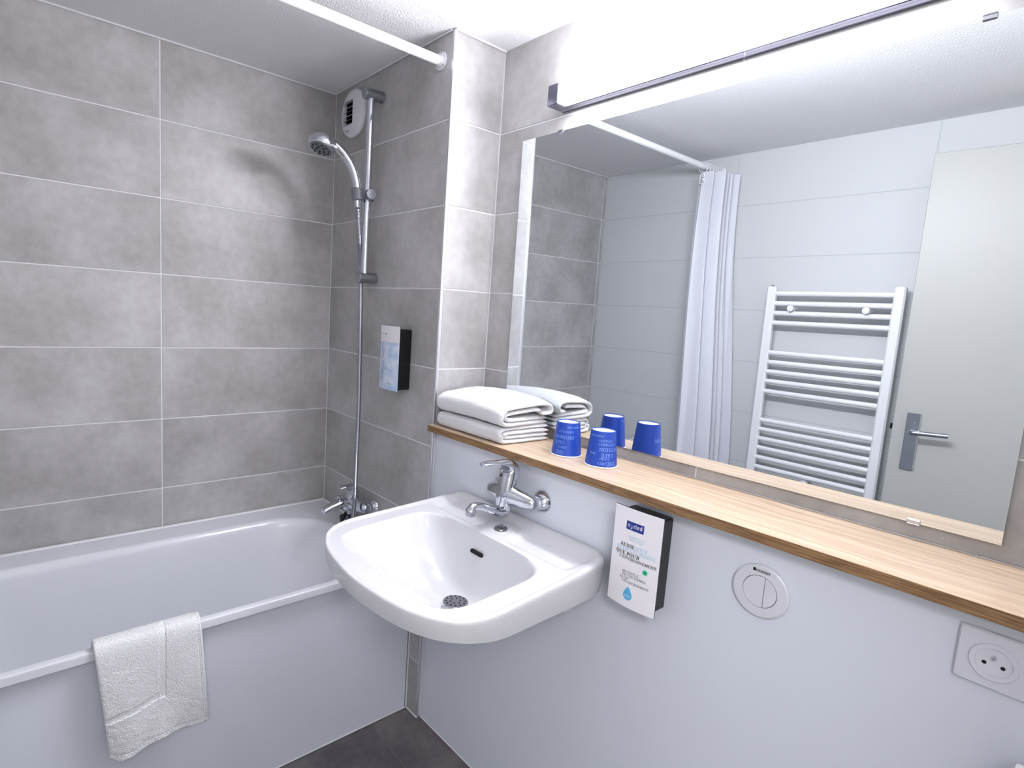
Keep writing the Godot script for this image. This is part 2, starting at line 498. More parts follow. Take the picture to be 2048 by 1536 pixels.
	solid("trim_2", box(Vector3(-0.006, 0.0, 0.671), Vector3(0.0, 0.006, ZJ + 0.004), 0.0025), "silicone", "white bead along the foot of the shower wall", "trim", "structure")
	solid("trim_3", box(Vector3(E - 0.006, 0.0, ZJ + 0.003), Vector3(E, 0.006, ZN), 0.0025), "silicone", "white bead along the foot of the white panel", "trim", "structure")
	solid("trim_4", box(Vector3(W, 0.0, 0.6701), Vector3(-0.006, 0.005, 0.6765), 0.0025), "silicone", "white bead along the foot of the bath panel", "trim", "structure")
	solid("trim_5", box(Vector3(W, TUB - 0.012, 0.0), Vector3(-0.0, TUB + 0.004, 0.022), 0.007), "silicone", "white sealing bead between tub and long tiled wall", "trim", "structure")
	solid("trim_6", box(Vector3(-0.016, TUB - 0.012, 0.022), Vector3(0.0, TUB + 0.004, 0.70), 0.006), "silicone", "white sealing bead between tub and shower wall", "trim", "structure")
	solid("trim_7", box(Vector3(W, CE - 0.006, 0.0), Vector3(-0.0, CE, 0.006), 0.002), "silicone", "white joint between ceiling and long tiled wall", "trim", "structure")
	solid("trim_8", box(Vector3(-0.006, CE - 0.006, 0.006), Vector3(0.0, CE, ZJ - 0.009), 0.002), "silicone", "white joint between ceiling and shower wall", "trim", "structure")
	solid("trim_9", box(Vector3(0.0, CE - 0.006, ZJ + 0.0013), Vector3(D, CE, ZJ + 0.007), 0.002), "silicone", "white joint between ceiling and narrow return", "trim", "structure")
	solid("trim_10", box(Vector3(-0.005, 0.0, 0.6702), Vector3(0.0, TUB - 0.03, 0.6760), 0.0015), "silicone", "white upright bead beside the bath panel", "trim", "structure")

# ---------------------------------------------------------------- bathtub, its panel and the towel over its rim
func ring_at(cx: float, cz: float, hx: float, hz: float, rad: float, y: float) -> PackedVector3Array:
	var o := PackedVector3Array()
	for p in rrect_pts(hx, hz, rad, 10): o.append(Vector3(cx + p.x, y, cz + p.y))
	return o

func build_bath() -> void:
	var cx := (W - 0.0) / 2; var hx := -W / 2 - 0.003
	var rings := []
	for s in [[0.028, 0.527, 0.02], [0.004, 0.5252, 0.02], [0.0, 0.528, 0.02], [0.0, 0.546, 0.02], [0.0015, 0.5490, 0.02], [0.005, 0.5503, 0.02]]:
		rings.append(ring_at(cx, 0.3515, hx - s[0], 0.3485 - s[0], s[2], s[1]))
	# opening: wide shelf at the wall and at the ends, narrow rim at the front
	for s in [[0.0, 0.5500, 0.0], [0.006, 0.5485, 0.0], [0.012, 0.544, 0.0], [0.018, 0.535, 0.0], [0.023, 0.52, 0.0], [0.035, 0.44, 0.01], [0.048, 0.34, 0.03], [0.062, 0.26, 0.06], [0.080, 0.21, 0.08], [0.11, 0.178, 0.09], [0.16, 0.165, 0.09], [0.22, 0.160, 0.05]]:
		rings.append(ring_at(cx - s[2] * 0.4, 0.3990, hx - 0.075 - s[0] - s[2], 0.2830 - s[0], 0.24 - s[0] * 0.3, s[1]))
	var t := thing("bathtub", "white enamelled bathtub set against the grey tiles", "bathtub")
	part(t, "tub_shell", loft(rings, true, false, true), "enamel", 50.0)
	part(t, "overflow_cover", lathe([[0.0, 0.012], [0.022, 0.012], [0.030, 0.008], [0.033, 0.0]], 28, aim(Vector3(-0.092, 0.415, 0.300), Vector3(-1, 0.12, 0))), "grey_plastic")
	part(t, "front_panel", box(Vector3(W + 0.001, 0.0, 0.652), Vector3(-0.0055, 0.524, 0.6695), 0.001), "panel_laminate")
	# black rubber plug lying on the rim beside the mixer
	var pl := thing("bath_plug", "small black rubber plug on the tub rim under the mixer", "plug")
	part(pl, "stopper", lathe([[0.0, 0.0], [0.017, 0.0], [0.0185, 0.002], [0.022, 0.022], [0.021, 0.025], [0.0, 0.025]], 24, Transform3D(Basis(), Vector3(-0.052, TUB + 0.0005, 0.285))), "black_plastic")
	part(pl, "grip", lathe([[0.004, 0.024], [0.003, 0.030], [0.006, 0.034], [0.004, 0.038], [0.0, 0.039]], 16, Transform3D(Basis(), Vector3(-0.052, TUB + 0.0005, 0.285))), "black_plastic")
	build_rim_towel()

func build_rim_towel() -> void:
	var tw := thing("hand_towel", "white terry hand towel hanging over the tub rim", "towel")
	# the way over the rim in (z, y), from inside the tub to the bottom hem
	var way := smooth_path([Vector3(0, 0.515, 0.6600), Vector3(0, 0.548, 0.6655), Vector3(0, 0.5655, 0.6800), Vector3(0, 0.5665, 0.6965), Vector3(0, 0.552, 0.7105), Vector3(0, 0.52, 0.7155), Vector3(0, 0.46, 0.7150), Vector3(0, 0.40, 0.7140), Vector3(0, 0.34, 0.7140), Vector3(0, 0.283, 0.7150)], 10)
	var wl := PackedFloat32Array([0.0])
	for i in way.size() - 1: wl.append(wl[i] + (way[i + 1] - way[i]).length())
	var total: float = wl[-1]
	var nz := FastNoiseLite.new(); nz.seed = 8; nz.frequency = 9.0
	var mid := func(u: float, v: float) -> Vector3:
		var s := v * total; var k := 0
		while k < wl.size() - 2 and wl[k + 1] < s: k += 1
		var p := way[k].lerp(way[k + 1], clampf((s - wl[k]) / maxf(wl[k + 1] - wl[k], 1e-6), 0, 1))
		var drop := clampf((0.56 - p.y) / 0.28, 0, 1) * (1.0 if p.z > 0.69 else 0.0)
		var xl := lerpf(-0.921, -0.893, drop); var xr := lerpf(-0.689, -0.6735, drop)
		var x := lerpf(xl, xr, u)
		# hem sags on the left
		p.y -= drop * drop * drop * (0.020 * smoothstep(0.72, 0.12, u) - 0.012 * smoothstep(0.10, 0.0, u))
		p.z += drop * (0.009 * (0.4 + sin(u * 8.0 + 0.2)) * sin(drop * 3.0) + 0.005 * sin(u * 17.0 + drop * 5.0) * drop * (1.0 - 0.5 * u)) + drop * 0.0018 * nz.get_noise_2d(u, drop * 1.4)
		return Vector3(x, p.y, p.z + 0.003 * drop)
	var pile := FastNoiseLite.new(); pile.seed = 77; pile.frequency = 0.16; pile.fractal_octaves = 2
	var bands := func(u: float, v: float) -> float:
		# woven bands, lower than the pile: one upright from the top, one across
		var p: Vector3 = mid.call(u, v)
		if p.z < 0.69: return 0.0
		var b := 0.0
		var yb := 0.3955 + (p.x + 0.787) * 0.155
		yb -= 0.001
		if p.x > -0.7878 and p.x < -0.7708 and p.y > yb - 0.006: b = 1.0
		if p.x < -0.7718 and p.y < yb + 0.0085 and p.y > yb - 0.0075: b = 1.0
		return b
	var thick := func(u: float, v: float) -> Vector2:
		var h := 0.0058
		h -= 0.0034 * bands.call(u, v)
		h += 0.0011 * pile.get_noise_2d(u * 235.0, v * total * 1000.0) * (1.0 - bands.call(u, v))
		if u > 0.945 and u < 0.975: h -= 0.0018
		if v > 0.955 and v < 0.975: h -= 0.0018
		var e := minf(minf(u, 1 - u) / 0.02, (1 - v) / 0.012)
		h *= sqrt(clampf(e, 0.03, 1.0))
		return Vector2(h, h * 0.8)
	part(tw, "cloth", slab(mid, thick, 130, 180), "terry", 45.0)
	# stitches along the right and bottom hems
	var st := PackedVector3Array()
	for k in 34:
		var v := 0.30 + k * 0.0192
		var p: Vector3 = mid.call(0.960, v)
		st.append_array(box(p + Vector3(-0.0012, -0.0022, 0.0025), p + Vector3(0.0012, 0.0022, 0.0052), 0.0006))
	for k in 30:
		var u := 0.06 + k * 0.0300
		var p: Vector3 = mid.call(u, 0.965)
		st.append_array(box(p + Vector3(-0.0022, -0.0012, 0.0025), p + Vector3(0.0022, 0.0012, 0.0052), 0.0006))
	part(tw, "hem_stitching", st, "terry_band")

# ---------------------------------------------------------------- shelf, mirror, towels and cups
func build_shelf_and_mirror() -> void:
	var s := thing("shelf", "long light oak shelf under the mirror", "shelf")
	part(s, "board", box(Vector3(-0.0228, SHELF - 0.0198, ZJ + 0.0035), Vector3(D - 0.0003, SHELF, ZN - 0.0005), 0.0006), "oak")
	part(s, "edge_band", box(Vector3(-0.0240, SHELF - 0.0200, ZJ + 0.0030), Vector3(-0.0229, SHELF - 0.0004, ZN - 0.0005), 0.0003), "oak_edge")
	# mirror: leans forward by a third of a degree
	var m := thing("mirror", "large frameless wall mirror above the oak shelf", "mirror")
	var x := Vector3(1.0, 0.0069, -0.0035).normalized()
	var z := x.cross(Vector3.UP).normalized()
	m.transform = Transform3D(Basis(x, z.cross(x), z), Vector3(D - 0.015, 1.4721, 1.4379))
	var hy := 0.4229; var hz := 0.5774
	part(m, "glass", box(Vector3(0, -hy, -hz), Vector3(0.003, hy, hz), 0.0004), "mirror_silver", 20.0)
	part(m, "backing", box(Vector3(0.0031, -hy, -hz), Vector3(0.0065, hy, hz), 0.0002), "mirror_edge")
	for c in [[hy, -0.430], [hy, 0.4540], [-hy, -0.420], [-hy, 0.4635]]:
		var up: float = signf(c[0])
		var cz: float = c[1]
		var t := box(Vector3(-0.0035, c[0] - (0.007 if up > 0 else 0.0008), cz - 0.0095), Vector3(-0.0002, c[0] + (0.0008 if up > 0 else 0.007), cz + 0.0095), 0.0012)
		t.append_array(box(Vector3(-0.0035, c[0] + (0.0002 if up > 0 else -0.0032), cz - 0.0095), Vector3(0.0062, c[0] + (0.0032 if up > 0 else -0.0002), cz + 0.0095), 0.0010))
		part(m, "clip", t, "chrome")
	build_folded_towels()
	build_cups()

# one towel folded into nested layers, spine to the room; outline in (x, y), laid along z
func folded(t: Node3D, called: String, pts: Array, half: float, z0: float, z1: Callable, sag: Callable) -> void:
	var path := smooth_path(pts, 8)
	var n := path.size() - 1
	var nz := FastNoiseLite.new(); nz.seed = 19; nz.frequency = 6.0
	var mid := func(u: float, v: float) -> Vector3:
		var k := mini(int(u * n), n - 1)
		var p := path[k].lerp(path[k + 1], u * n - k)
		var ze: float = z1.call(p.x, u)
		var z := lerpf(z0, ze, v)
		p.y += sag.call(p.x, p.y, v)
		return Vector3(p.x + 0.002 * nz.get_noise_2d(z * 2.0, u * 1.3), p.y + 0.0012 * nz.get_noise_2d(z * 3.0 + 4.0, u * 2.0), z)
	var thick := func(u: float, v: float) -> Vector2:
		var e := minf(v / 0.05, (1 - v) / 0.022)
		var h := half * (0.25 + 0.75 * sqrt(clampf(e, 0.0, 1.0)))
		var q := minf(u, 1 - u) / 0.03
		h *= 0.3 + 0.7 * sqrt(clampf(q, 0.0, 1.0))
		return Vector2(h, h)
	part(t, called, slab(mid, thick, n, 44), "terry", 50.0)

func build_folded_towels() -> void:
	var a := thing("folded_towel", "lower folded white bath towel lying on the shelf", "towel", "folded towels on the shelf")
	var y := SHELF
	var flat := func(_x, _y, _v): return 0.0
	# outer wrap, then the inner fold
	folded(a, "outer_fold", [Vector3(0.178, y + 0.0062, 0), Vector3(0.10, y + 0.0060, 0), Vector3(0.025, y + 0.0062, 0), Vector3(0.004, y + 0.010, 0), Vector3(0.0005, y + 0.0235, 0), Vector3(0.004, y + 0.0370, 0), Vector3(0.025, y + 0.0415, 0), Vector3(0.10, y + 0.0420, 0), Vector3(0.180, y + 0.0418, 0)],
		0.0058, 0.757, func(x, u): return 1.050 + 0.010 * clampf(x / 0.18, 0, 1) - (0.006 if u > 0.5 else 0.0), flat)
	folded(a, "inner_fold", [Vector3(0.176, y + 0.0180, 0), Vector3(0.10, y + 0.0180, 0), Vector3(0.035, y + 0.0180, 0), Vector3(0.018, y + 0.0195, 0), Vector3(0.0145, y + 0.0240, 0), Vector3(0.018, y + 0.0285, 0), Vector3(0.035, y + 0.0300, 0), Vector3(0.10, y + 0.0300, 0), Vector3(0.176, y + 0.0300, 0)],
		0.0056, 0.760, func(x, _u): return 1.046 + 0.014 * clampf(x / 0.18, 0, 1), flat)
	var b := thing("folded_towel", "upper folded white bath towel with a loose rolled end", "towel", "folded towels on the shelf")
	y = SHELF + 0.0485
	var puff := func(x, yy, v): return 0.010 * sin(PI * clampf(v, 0, 1)) * clampf((yy - y) / 0.04, 0, 1) + 0.012 * clampf(x / 0.18, 0, 1) * clampf((yy - y - 0.02) / 0.03, 0, 1) - 0.004 * smoothstep(0.85, 1.0, v) * clampf((yy - y) / 0.04, 0, 1)
	folded(b, "outer_fold", [Vector3(0.176, y + 0.0062, 0), Vector3(0.10, y + 0.0060, 0), Vector3(0.028, y + 0.0062, 0), Vector3(0.003, y + 0.011, 0), Vector3(-0.0045, y + 0.0265, 0), Vector3(0.002, y + 0.0430, 0), Vector3(0.028, y + 0.0510, 0), Vector3(0.10, y + 0.0545, 0), Vector3(0.150, y + 0.0535, 0), Vector3(0.172, y + 0.0460, 0), Vector3(0.176, y + 0.0370, 0), Vector3(0.168, y + 0.0315, 0), Vector3(0.140, y + 0.0315, 0)],
		0.0060, 0.755, func(x, u): return 1.044 + (0.028 * clampf(x / 0.18, 0, 1) if u > 0.45 else 0.008), puff)
	folded(b, "inner_fold", [Vector3(0.174, y + 0.0185, 0), Vector3(0.10, y + 0.0185, 0), Vector3(0.040, y + 0.0185, 0), Vector3(0.020, y + 0.0205, 0), Vector3(0.0150, y + 0.0270, 0), Vector3(0.020, y + 0.0335, 0), Vector3(0.040, y + 0.0375, 0), Vector3(0.10, y + 0.0405, 0), Vector3(0.135, y + 0.0410, 0)],
		0.0058, 0.759, func(x, u): return 1.040 + (0.022 * clampf(x / 0.14, 0, 1) if u > 0.5 else 0.010), puff)

func build_cups() -> void:
	var spots := [Vector3(0.0925, SHELF + 0.0003, 1.1975), Vector3(0.0915, SHELF + 0.0003, 1.3085)]
	var labels := ["blue paper cup upside down on the shelf beside the towels", "blue paper cup upside down, farther from the towels"]
	var words := [
		[[0.013, "THÉ", 0.0085, 2.95], [0.026, "CHOCO", 0.0050, 2.80], [0.038, "CAFÉ", 0.0080, 3.05], [0.052, "INFUSION", 0.0080, 2.72], [0.066, "CHOCOLAT", 0.0055, 2.60], [0.077, "cappuccino", 0.0025, 2.0]],
		[[0.012, "THÉ", 0.0095, 1.85], [0.012, "DECA", 0.0055, 2.50], [0.023, "chocolat", 0.0040, 2.3], [0.032, "CAFÉ", 0.0090, 2.12], [0.034, "latte", 0.0060, 3.2], [0.046, "INFUSION", 0.0085, 1.90], [0.058, "GOURMET", 0.0060, 2.22], [0.067, "ESPRESSO", 0.0050, 2.3], [0.077, "cappuccino", 0.0025, 3.0]]]
	for i in 2:
		var c := thing("paper_cup", labels[i], "cup", "blue paper cups on the shelf")
		c.position = spots[i]
		part(c, "body", lathe([[0.0372, 0.0045], [0.0388, 0.0030], [0.0388, 0.0040], [0.0298, 0.0880], [0.0292, 0.0888], [0.0280, 0.0888], [0.0276, 0.0870]], 48), "cup_blue", 30.0)
		part(c, "rim", lathe([[0.0385, 0.0005], [0.0398, 0.0], [0.0408, 0.0010], [0.0408, 0.0026], [0.0398, 0.0036], [0.0386, 0.0036], [0.0380, 0.0020], [0.0385, 0.0005]], 48), "cup_white")
		part(c, "base", lathe([[0.0, 0.0845], [0.0274, 0.0845], [0.0281, 0.0868]], 48), "cup_white")
		var t := PackedVector3Array()
		for wd in words[i]:
			var y0: float = wd[0]; var a0: float = wd[3]
			var put := func(p: Vector2) -> Vector3:
				# upside down: the cup stands on its rim
				var y := y0 - p.y
				var rr := lerpf(0.0388, 0.0298, (y - 0.004) / 0.084) + 0.00025
				var a := a0 + p.x / rr
				return Vector3(cos(a) * rr, y, sin(a) * rr)
			t.append_array(lettering(wd[1], "Droid Serif", wd[2], put))
		part(c, "print", t, "cup_print")

# ---------------------------------------------------------------- washbasin and its tap
func build_basin() -> void:
	var t := thing("washbasin", "white ceramic wall-hung washbasin with a bowed front", "washbasin")
	var zc := 1.144
	var half := [Vector2(E, 0.0), Vector2(E, 0.09), Vector2(E, 0.17), Vector2(E, 0.235), Vector2(-0.002, 0.262), Vector2(-0.04, 0.273), Vector2(-0.12, 0.2765), Vector2(-0.22, 0.278), Vector2(-0.31, 0.280), Vector2(-0.365, 0.279), Vector2(-0.408, 0.267), Vector2(-0.440, 0.243), Vector2(-0.464, 0.207), Vector2(-0.484, 0.155), Vector2(-0.497, 0.085), Vector2(-0.503, 0.0)]
	var pts := []
	for p in half: pts.append(Vector3(p.x, 0, p.y))
	for i in range(half.size() - 2, 0, -1): pts.append(Vector3(half[i].x, 0, -half[i].y))
	pts.append(pts[0])
	var O := smooth_path(pts, 5); O.remove_at(O.size() - 1)
	var N := O.size()
	var yb := func(x: float) -> float: return 0.810 + 0.026 * clampf((x + 0.503) / 0.518, 0, 1)
	var bc := Vector3(-0.289, 0, 0)
	var B := PackedVector3Array()
	for i in N:
		var d := (O[i] - bc).normalized()
		var ax := 0.157; var az := 0.222; var k := 0.0
		var lo := 0.0; var hi := 0.6
		for it in 30:
			k = (lo + hi) / 2
			var q := d * k
			var pw := 5.0 if q.x > 0 else 5.2
			if pow(absf(q.x) / ax, pw) + pow(absf(q.z) / az, pw) > 1.0: hi = k
			else: lo = k
		B.append(bc + d * k)
	# height of the flat top: a low lip at the outside, two soap hollows at the back
	var top := func(p: Vector3, f: float) -> float:
		var y: float = yb.call(p.x)
		y -= 0.0045 * smoothstep(0.06, 0.22, f)
		var back := smoothstep(-0.118, -0.098, p.x) * smoothstep(-0.008, -0.030, p.x)
		y -= 0.009 * back * smoothstep(0.048, 0.070, absf(p.z)) * smoothstep(0.255, 0.225, absf(p.z))
		y += 0.010 * smoothstep(-0.026, -0.008, p.x) * smoothstep(0.0, 0.06, f)
		return y
	var rings := []
	var ring: PackedVector3Array
	var hs := func(x: float) -> float: return lerpf(0.046, yb.call(x) - 0.7530, smoothstep(-0.46, -0.30, x))
	# underside, skirt, outer edge
	for s in [[0.80, 0.652], [0.56, 0.688], [0.32, 0.732], [0.20, 0.744], [0.14, -0.006], [0.055, -0.001], [0.030, 0.004]]:
		ring = PackedVector3Array()
		for i in N:
			var p: Vector3 = O[i].lerp(bc, s[0])
			var y: float = s[1] - (0.050 * smoothstep(-0.25, -0.04, p.x) if s[0] < 0.5 else 0.0) if s[1] > 0.1 else yb.call(O[i].x) - hs.call(O[i].x) + s[1]
			if O[i].x > -0.01: p.x = maxf(p.x, minf(O[i].x, E))
			ring.append(Vector3(minf(p.x, E - 0.0003), y, zc + p.z))
		rings.append(ring)
	for s in [[0.012, 0.020], [-0.006, 0.42], [-0.012, 0.80], [-0.010, 0.91], [-0.004, 0.975], [0.006, 1.0]]:
		ring = PackedVector3Array()
		for i in N:
			var p: Vector3 = O[i].lerp(bc, s[0])
			if O[i].x > -0.01: p.x = maxf(p.x, minf(O[i].x, E))
			var y: float = yb.call(O[i].x) - hs.call(O[i].x) * (1.0 - s[1])
			if s[1] > 0.95: y = top.call(p, 0.0) - (1.0 - s[1]) * 0.08
			ring.append(Vector3(minf(p.x, E - 0.0003), y, zc + p.z))
		rings.append(ring)
	# top
	for k in range(1, 19):
		var f := k / 19.0
		ring = PackedVector3Array()
		for i in N:
			var p: Vector3 = O[i].lerp(bc, 0.006).lerp(B[i], f)
			ring.append(Vector3(minf(p.x, E - 0.0003), top.call(p, f), zc + p.z))
		rings.append(ring)
	# bowl
	var dr := Vector3(-0.217, 0, 0.003)
	for k in 30:
		var s := pow(1.0 - k / 30.0, 1.15)
		ring = PackedVector3Array()
		for i in N:
			var d := (B[i] - bc).normalized()
			var p: Vector3 = (dr + d * 0.028).lerp(B[i], s)
			var y0: float = top.call(B[i], 1.0)
			var ff := smoothstep(0.35, -0.55, d.x)
			var rise := 1.0 - (1.0 - pow(s, lerpf(2.1, 1.08, ff))) * lerpf(0.30 + 0.70 * smoothstep(1.0, 0.90, s), 1.0, ff * 0.9)
			ring.append(Vector3(p.x, lerpf(0.6702, y0, rise), zc + p.z))
		rings.append(ring)
	ring = PackedVector3Array()
	for i in N:
		var d := (B[i] - bc).normalized()
		var p: Vector3 = dr + d * 0.027
		ring.append(Vector3(p.x, 0.6695, zc + p.z))
	rings.append(ring)
	part(t, "bowl", loft(rings, true, true, true), "ceramic", 60.0)
	# drain grate
	var at := Vector3(dr.x, 0.671, zc + dr.z)
	var g := part(t, "drain_grate", lathe([[0.0, 0.0042], [0.010, 0.0040], [0.026, 0.0036], [0.0305, 0.0026], [0.0315, 0.0010], [0.0315, 0.0]], 40, Transform3D(Basis(), at)), "steel", 30.0)
	var holes := PackedVector3Array()
	for q in [[12, 0.0235, 0.15], [6, 0.0125, 0.4]]:
		for k in q[0]:
			var a: float = TAU * k / q[0] + q[2]
			holes.append_array(lathe([[0.0, 0.0007], [0.0024, 0.0007], [0.0026, 0.0]], 12, Transform3D(Basis(), at + Vector3(cos(a) * q[1], 0.0036, sin(a) * q[1]))))
	part(g, "hole", holes, "dark_void")
	# overflow slot in the back of the bowl
	var sl := rrect_pts(0.0215, 0.0052, 0.0052, 6)
	part(t, "overflow_slot", prism(sl, Vector3(-0.1430, 0.7745, zc - 0.010), Vector3(0, 0, 1), Vector3(0.45, 0.89, 0).normalized(), Vector3(-0.89, 0.45, 0).normalized(), 0.006, 0.0005), "dark_void")
	# capped tap hole with the stub of a chain
	var px := Vector3(-0.075, 0.8285, 1.143)
	var cap := part(t, "tap_hole_cap", lathe([[0.0, 0.0045], [0.012, 0.0040], [0.0165, 0.0028], [0.0175, 0.0]], 28, Transform3D(Basis(), px)), "steel")
	part(cap, "chain_stub", tube(smooth_path([px + Vector3(0, 0.004, 0), px + Vector3(-0.001, 0.010, -0.002), px + Vector3(0.002, 0.012, 0.004), px + Vector3(0.001, 0.006, 0.008)], 6), func(_s): return Vector2(0.0022, 0.0022), 8), "grey_plastic")
	build_basin_tap()

func out_of_wall(wx: float, y: float, z: float) -> Transform3D:
	# local x points out of the wall into the room, y up
	return Transform3D(Basis(Vector3(-1, 0, 0), Vector3(0, 1, 0), Vector3(0, 0, -1)), Vector3(wx, y, z))

func tap_base(t: Node3D) -> void:
	# two wall rosettes with union nuts, and the cross body between them
	for s in [-1.0, 1.0]:
		var z: float = s * 0.075
		part(t, "rosette", lathe([[0.0285, 0.0], [0.0290, 0.002], [0.0275, 0.006], [0.0225, 0.014], [0.0180, 0.018], [0.0, 0.018]], 32, aim(Vector3(0.0003, 0, z), Vector3.RIGHT)), "chrome")
		var nut := lathe([[0.0, 0.014], [0.0155, 0.014], [0.0165, 0.0155], [0.0165, 0.027], [0.0150, 0.0285], [0.0150, 0.031], [0.0160, 0.032], [0.0160, 0.040], [0.0, 0.040]], 10, aim(Vector3(0, 0, z), Vector3.RIGHT))
		part(t, "union_nut", nut, "chrome", 25.0)
	var body := tube(smooth_path([Vector3(0.036, 0.0, -0.079), Vector3(0.044, 0.001, -0.064), Vector3(0.055, 0.004, -0.030), Vector3(0.060, 0.006, 0.0), Vector3(0.055, 0.004, 0.030), Vector3(0.044, 0.001, 0.064), Vector3(0.036, 0.0, 0.079)], 6), func(s): return Vector2(lerpf(0.0300, 0.0150, pow(absf(s - 0.5) * 2, 1.1)), lerpf(0.0250, 0.0145, pow(absf(s - 0.5) * 2, 1.1))), 18, Vector3.UP)
	part(t, "cross_body", body, "chrome", 50.0)

func build_basin_tap() -> void:
	var t := thing("basin_tap", "chrome single-lever wall tap above the washbasin", "tap")
	t.transform = out_of_wall(E, 0.9037, 1.1234)
	tap_base(t)
	# upright neck that carries the lever
	part(t, "neck", tube(smooth_path([Vector3(0.066, -0.022, 0), Vector3(0.064, 0.004, 0), Vector3(0.060, 0.030, 0), Vector3(0.056, 0.0435, 0)], 6), func(s): return Vector2(lerpf(0.0225, 0.0255, s), lerpf(0.0215, 0.0250, s)), 24, Vector3.BACK), "chrome", 50.0)
	var lever := part(t, "lever", tube(smooth_path([Vector3(0.056, 0.0445, 0), Vector3(0.053, 0.058, 0), Vector3(0.053, 0.074, 0), Vector3(0.062, 0.0855, 0), Vector3(0.085, 0.0925, 0), Vector3(0.115, 0.0965, 0), Vector3(0.140, 0.0970, 0), Vector3(0.153, 0.0955, 0)], 7), func(s): return Vector2(lerpf(0.0262, 0.0130, smoothstep(0.2, 1.0, s)) * sqrt(clampf((1.02 - s) / 0.08, 0.2, 1)), lerpf(0.0262, 0.0050, smoothstep(0.20, 0.66, s))), 24, Vector3.BACK), "chrome", 50.0)
	part(lever, "marker", lathe([[0.0, 0.0012], [0.0035, 0.001], [0.0042, 0.0]], 14, aim(Vector3(0.0785, 0.058, 0.004), Vector3(1, 0.2, 0))), "print_black")
	part(t, "spout", tube(smooth_path([Vector3(0.060, -0.016, 0), Vector3(0.054, -0.030, 0), Vector3(0.062, -0.0415, 0), Vector3(0.085, -0.039, 0), Vector3(0.115, -0.026, 0), Vector3(0.145, -0.0135, 0), Vector3(0.168, -0.0085, 0), Vector3(0.178, -0.0120, 0), Vector3(0.181, -0.0200, 0)], 7), func(s): return Vector2(lerpf(0.0145, 0.0108, smoothstep(0.1, 0.5, s)) + 0.003 * smoothstep(0.85, 0.97, s), lerpf(0.0145, 0.0108, smoothstep(0.1, 0.5, s)) + 0.003 * smoothstep(0.85, 0.97, s)), 20, Vector3.BACK), "chrome", 50.0)
	part(t, "aerator", rod(Vector3(0.1812, -0.018, 0), Vector3(0.1815, -0.0300, 0), 0.0118, 20), "satin_chrome")

